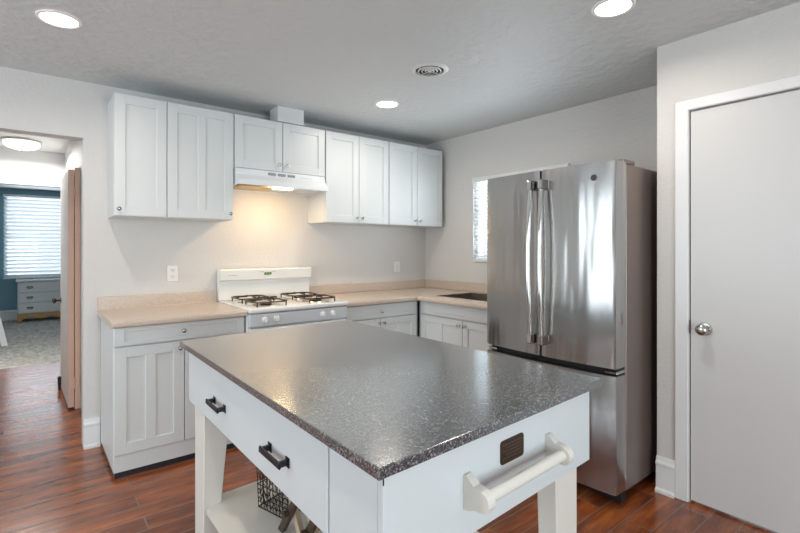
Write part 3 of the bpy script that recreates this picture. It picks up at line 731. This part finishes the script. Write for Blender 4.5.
def vhandle(y, parent, dy):
    bm = nb(); pts = []
    for i in range(21):
        t = i/20; z = 0.800+0.905*t; bow = 0.022*math.sin(PI*t)
        pts.append((fx(y)-0.040-bow*1.3, y+dy*bow*0.15, z))
    tube(bm, pts, 0.0135, 14, flat=1.15, up=(1, 0, 0))
    o = obj('handle', bm, M['steel2'], parent, smooth=True)
    for z in (0.815, 1.690):
        o2 = nb(); box(o2, fx(y)-0.062, fx(y)-0.0006, y-0.014, y+0.014, z-0.028, z+0.028, 0.006, 2); obj('handle_mount', o2, M['steel2'], parent)
vhandle(1.610, dl, 1); vhandle(1.540, drr, -1)
bm = nb(); tube(bm, [(2.262, 1.33+0.25*0, 0.615)]+[(2.258, 1.33+i*0.048, 0.615) for i in range(1, 10)]+[(2.262, 1.81, 0.615)], 0.013, 12, flat=1.1)
h_ = obj('handle', bm, M['steel2'], fz, smooth=True)
for y in (1.345, 1.795):
    obj('handle_mount', one(2.262, fx(y)-0.0006, y-0.025, y+0.025, 0.601, 0.629, 0.005), M['steel2'], fz)
# round emblem: ring, disc and monogram
ey, ez = 1.262, 1.700; ex = fx(ey)
RX = Matrix.Translation((ex-0.0005, ey, ez)) @ Matrix.Rotation(-PI/2, 4, 'Y')
bm = nb(); lathe(bm, [(0, 0), (0.0175, 0), (0.0175, 0.002), (0, 0.002)], 30, RX); em = obj('emblem', bm, M['black'], drr); em['label'] = 'round monogram emblem'
bm = nb(); lathe(bm, [(0.0150, 0.002), (0.0150, 0.0035), (0.0175, 0.0035), (0.0178, 0.002)], 30, RX)
obj('emblem_ring', bm, M['steel2'], em, smooth=True) if False else obj('emblem_ring', bm, M['steel2'], drr, smooth=True)
bm = nb()
def arc(c, r, a0, a1, n=12): return [(ex-0.0035, ey-(c[0]+r*math.cos(math.radians(a0+(a1-a0)*i/n))), ez+c[1]+r*math.sin(math.radians(a0+(a1-a0)*i/n))) for i in range(n+1)]
tube(bm, arc((-0.0048, 0.001), 0.0048, 40, 320), 0.0017, 6); tube(bm, arc((-0.0035, -0.003), 0.003, 180, 380), 0.0014, 6)
tube(bm, arc((0.0052, 0.003), 0.0032, 60, 270), 0.0016, 6); tube(bm, arc((0.0052, -0.0034), 0.0034, 90, 320), 0.0016, 6)
obj('monogram', bm, M['steel2'], drr, smooth=True)

# ================================================================== ISLAND
P0 = Vector((0.517, 0.709)); EX = Vector((0.9206, 0.047)).normalized(); EY = Vector((0.011, 1.0)).normalized()
IW, IL = 0.918, 1.545
def I(u, v, z):
    p = P0 + EX*u + EY*v; return Vector((p.x, p.y, z))
def ibox(bm, u0, u1, v0, v1, z0, z1, bev=0.0, seg=1):
    t = bmesh.new(); box(t, u0, u1, v0, v1, z0, z1, bev, seg)
    for v in t.verts: v.co = I(*v.co)
    merge(bm, t)
def imap(bm):
    for v in bm.verts: v.co = I(*v.co)
    return bm
isl = thing('kitchen_island', 'white kitchen island with dark grey speckled top and tapered legs', 'kitchen island', I(IW/2, IL/2, 0))
bm = nb(); ibox(bm, 0, IW, 0, IL, 0.8905, 0.915, 0.002, 2)
k = obj('worktop', bm, M['gran'], isl); k['label'] = 'dark grey speckled laminate top'
U0, U1, V0, V1, ZB, ZT = 0.030, 0.884, 0.026, 1.500, 0.656, 0.890
# apron carcass (drawer box hollow kept simple), panels
bm = nb(); ibox(bm, U0+0.019, U1-0.0205, V0+0.0205, V1-0.019, ZB+0.01, ZT-0.0005)
obj('carcass', bm, M['island'], isl)
bm = nb(); ibox(bm, U0, U1, V0, V0+0.020, ZB, ZT-0.0005, 0.0015); ep = obj('end_panel', bm, M['island'], isl)
bm = nb(); ibox(bm, U0, U1, V1-0.018, V1, ZB, ZT-0.0005, 0.0015); obj('end_panel', bm, M['island'], isl)
bm = nb(); ibox(bm, U1-0.020, U1, V0+0.021, V1-0.019, ZB, ZT-0.0005, 0.0015); obj('side_panel', bm, M['island'], isl)
bm = nb(); ibox(bm, U0, U0+0.018, V0+0.021, 0.240, ZB, ZT-0.0005, 0.0015); obj('side_panel', bm, M['island'], isl)
bm = nb(); ibox(bm, U0-0.002, U0+0.018, 0.246, V1-0.022, ZB-0.002, ZT-0.008, 0.002)
dw = obj('drawer', bm, M['island'], isl); dw['label'] = 'long white drawer front with two black pulls'
for yv in (1.055, 0.522):
    bm = nb(); L = 0.072
    ibox(bm, U0-0.034, U0-0.026, yv-L, yv+L, 0.742, 0.762, 0.003)
    for s in (-1, 1):
        ibox(bm, U0-0.030, U0-0.0025, yv+s*(L-0.012)-0.006, yv+s*(L-0.012)+0.006, 0.744, 0.760, 0.002)
        ibox(bm, U0-0.005, U0-0.0022, yv+s*(L-0.012)-0.012, yv+s*(L-0.012)+0.012, 0.738, 0.766, 0.001)
    k = obj('pull', bm, M['blk'], dw); k['label'] = 'flat black bar pull'
# tapered legs: outer faces plumb, inner faces taper
for (ou, ov, su, sv) in ((U0+0.010, V1-0.060, 1, -1), (U1-0.040, V1-0.060, -1, -1), (U0+0.010, V0+0.022, 1, 1), (U1-0.040, V0+0.022, -1, 1)):
    t = bmesh.new()
    lv = []
    for z, w, q in ((0.0, 0.052 if su > 0 else 0.105, 0.125), (ZB+0.009, 0.112 if su > 0 else 0.128, 0.14)):
        lv.append([t.verts.new(I(ou, ov, z)), t.verts.new(I(ou+su*w, ov, z)), t.verts.new(I(ou+su*w, ov+sv*q*(1 if sv < 0 else 0.5), z)), t.verts.new(I(ou, ov+sv*q*(1 if sv < 0 else 0.5), z))])
    t.faces.new(lv[0]); t.faces.new(lv[1])
    for i in range(4): j = (i+1) % 4; t.faces.new((lv[0][i], lv[0][j], lv[1][j], lv[1][i]))
    bmesh.ops.recalc_face_normals(t, faces=t.faces)
    bmesh.ops.bevel(t, geom=list(t.edges), offset=0.003, segments=1, affect='EDGES')
    bm = nb(); merge(bm, t); obj('leg', bm, M['cream2'], isl)
# lower shelf, clipped corners, thin raised edge
SU0, SU1, SV0, SV1 = 0.048, 0.820, 0.075, 1.375
c = 0.085
oc = [(SU0+c, SV0), (SU1-c, SV0), (SU1, SV0+c), (SU1, SV1-c), (SU1-c, SV1), (SU0+c, SV1), (SU0, SV1-c), (SU0, SV0+c)]
bm = nb(); prism(bm, oc, XY, 0.230, 0.250); imap(bm); obj('lower_shelf', bm, M['cream2'], isl)
# towel bar: two shaped brackets and a round rod
for bu in (0.282, 0.632):
    pr = [(V0-0.0005, 0.726), (V0-0.0005, 0.806), (V0-0.008, 0.808), (V0-0.018, 0.802), (V0-0.032, 0.791)]
    for i in range(9):
        a = math.radians(95+i*19); pr.append((V0-0.054+0.024*math.cos(a), 0.764+0.024*math.sin(a)))
    pr += [(V0-0.034, 0.738), (V0-0.018, 0.730)]
    bm = nb(); prism(bm, pr, YZ, bu-0.012, bu+0.012); imap(bm)
    k = obj('towel_bar_bracket', bm, M['cream2'], isl)
bm = nb(); tube(bm, [(0.2945, V0-0.053, 0.766), (0.6195, V0-0.053, 0.766)], 0.0150, 20); imap(bm)
k = obj('towel_rod', bm, M['cream2'], isl, smooth=True); k['label'] = 'round cream painted rod'
# bronze name plate with raised illegible lines
t = bmesh.new(); pc = []
pu0, pu1, pz0, pz1, rr = 0.411, 0.512, 0.783, 0.843, 0.009
for (cu, cz_, a0) in ((pu1-rr, pz1-rr, 0), (pu0+rr, pz1-rr, 90), (pu0+rr, pz0+rr, 180), (pu1-rr, pz0+rr, 270)):
    for i in range(5): a = math.radians(a0+i*22.5); pc.append((cu+rr*math.cos(a), cz_+rr*math.sin(a)))
bm = nb(); prism(bm, pc, XZ, V0-0.003, V0-0.0005); imap(bm); np_ = obj('badge_plate', bm, M['bronze'], isl); np_['label'] = 'dark bronze plate with rounded corners'
bm = nb()
for row in range(5):
    z = pz1-0.012-row*0.0085; u = pu0+0.010+ (0.010 if row % 2 else 0)
    while u < pu1-0.012:
        w = random.uniform(0.002, 0.004); box(bm, u, u+w, V0-0.0038, V0-0.0030, z-0.002, z+0.002); u += w+0.0016
imap(bm); obj('badge_lettering', bm, M['bronze2'], np_)
# thin black strip: shade of the seam gap painted at the near corner
bm = nb(); ibox(bm, U0-0.0008, U0+0.002, V0-0.0012, V0-0.0001, ZT-0.028, ZT-0.002); obj('seam_shade_strip', bm, M['black'], isl)

# ================================================================== THINGS ON THE ISLAND SHELF
def imap_turned(bm):
    a = math.radians(16); c, s_ = math.cos(a), math.sin(a)
    for v in bm.verts:
        p, q = v.co.x-0.215, v.co.y-1.165
        v.co.x = 0.215+c*p-s_*q; v.co.y = 1.165+s_*p+c*q
    return imap(bm)
bk = thing('wire_basket', 'black wavy wire basket on the lower shelf of the island', 'basket', I(0.33, 0.98, 0.250))
bu0, bu1, bv0, bv1 = 0.215, 0.43, 1.00, 1.165
def rect(z, g): return [(bu0+g, bv0+g, z), (bu1-g, bv0+g, z), (bu1-g, bv1-g, z), (bu0+g, bv1-g, z)]
bm = nb(); tube(bm, rect(0.452, 0), 0.004, 8, closed=True); tube(bm, rect(0.256, 0.006), 0.003, 8, closed=True); tube(bm, rect(0.35, 0.003), 0.0022, 8, closed=True)
imap_turned(bm); obj('rim', bm, M['wire'], bk)
bm = nb()
def wav(p, q, n):
    out = []
    for i in range(n*8+1):
        t = i/(n*8); s = math.sin(t*n*2*PI)
        out.append((p[0]+(q[0]-p[0])*t, p[1]+(q[1]-p[1])*t, s))
    return out
for zz in (0.285, 0.32, 0.385, 0.42):
    g = 0.006*(0.452-zz)/0.196
    R = rect(zz, g)
    for a in range(4):
        p, q = R[a], R[(a+1) % 4]; n = 5
        tube(bm, [(x, y, zz+0.014*s) for x, y, s in wav(p, q, n)], 0.0018, 5)
for k_ in range(9):
    t = k_/8
    for side_ in range(4):
        A, B = rect(0.452, 0), rect(0.256, 0.006)
        i, j = side_, (side_+1) % 4
        pa = [A[i][q]+(A[j][q]-A[i][q])*t for q in range(2)]; pb = [B[i][q]+(B[j][q]-B[i][q])*t for q in range(2)]
        tube(bm, [(pa[0], pa[1], 0.452), (pb[0], pb[1], 0.256)], 0.0018, 5)
for k_ in range(1, 8):
    u = bu0+0.01+(bu1-bu0-0.02)*k_/8; tube(bm, [(u, bv0+0.006, 0.2545), (u, bv1-0.006, 0.2545)], 0.0018, 5)
imap_turned(bm); obj('wires', bm, M['wire'], bk)
rk = thing('wine_rack', 'folding dark brown and tan crossed-slat rack beside wire basket', 'rack', I(0.34, 0.56, 0.250))
for n_, u in enumerate((0.225, 0.40)):
    for s in (0, 1):
        for q in range(3):
            v0 = 0.50+q*0.15
            a, b = (v0, v0+0.155) if s else (v0+0.155, v0)
            uu = u+0.020*s
            bm = nb(); prism(bm, [(a-0.018, 0.251), (a+0.018, 0.251), (b+0.018, 0.455), (b-0.018, 0.455)], YZ, uu, uu+0.018); imap(bm)
            k = obj('slat', bm, M['cream'] if s else M['brown'], rk); k['label'] = 'tan slat' if s else 'dark brown slat'
for v in (0.58, 0.73, 0.88):
    bm = nb(); tube(bm, [(0.205, v, 0.353), (0.440, v, 0.353)], 0.012, 10); imap(bm); obj('dowel', bm, M['brown'], rk)
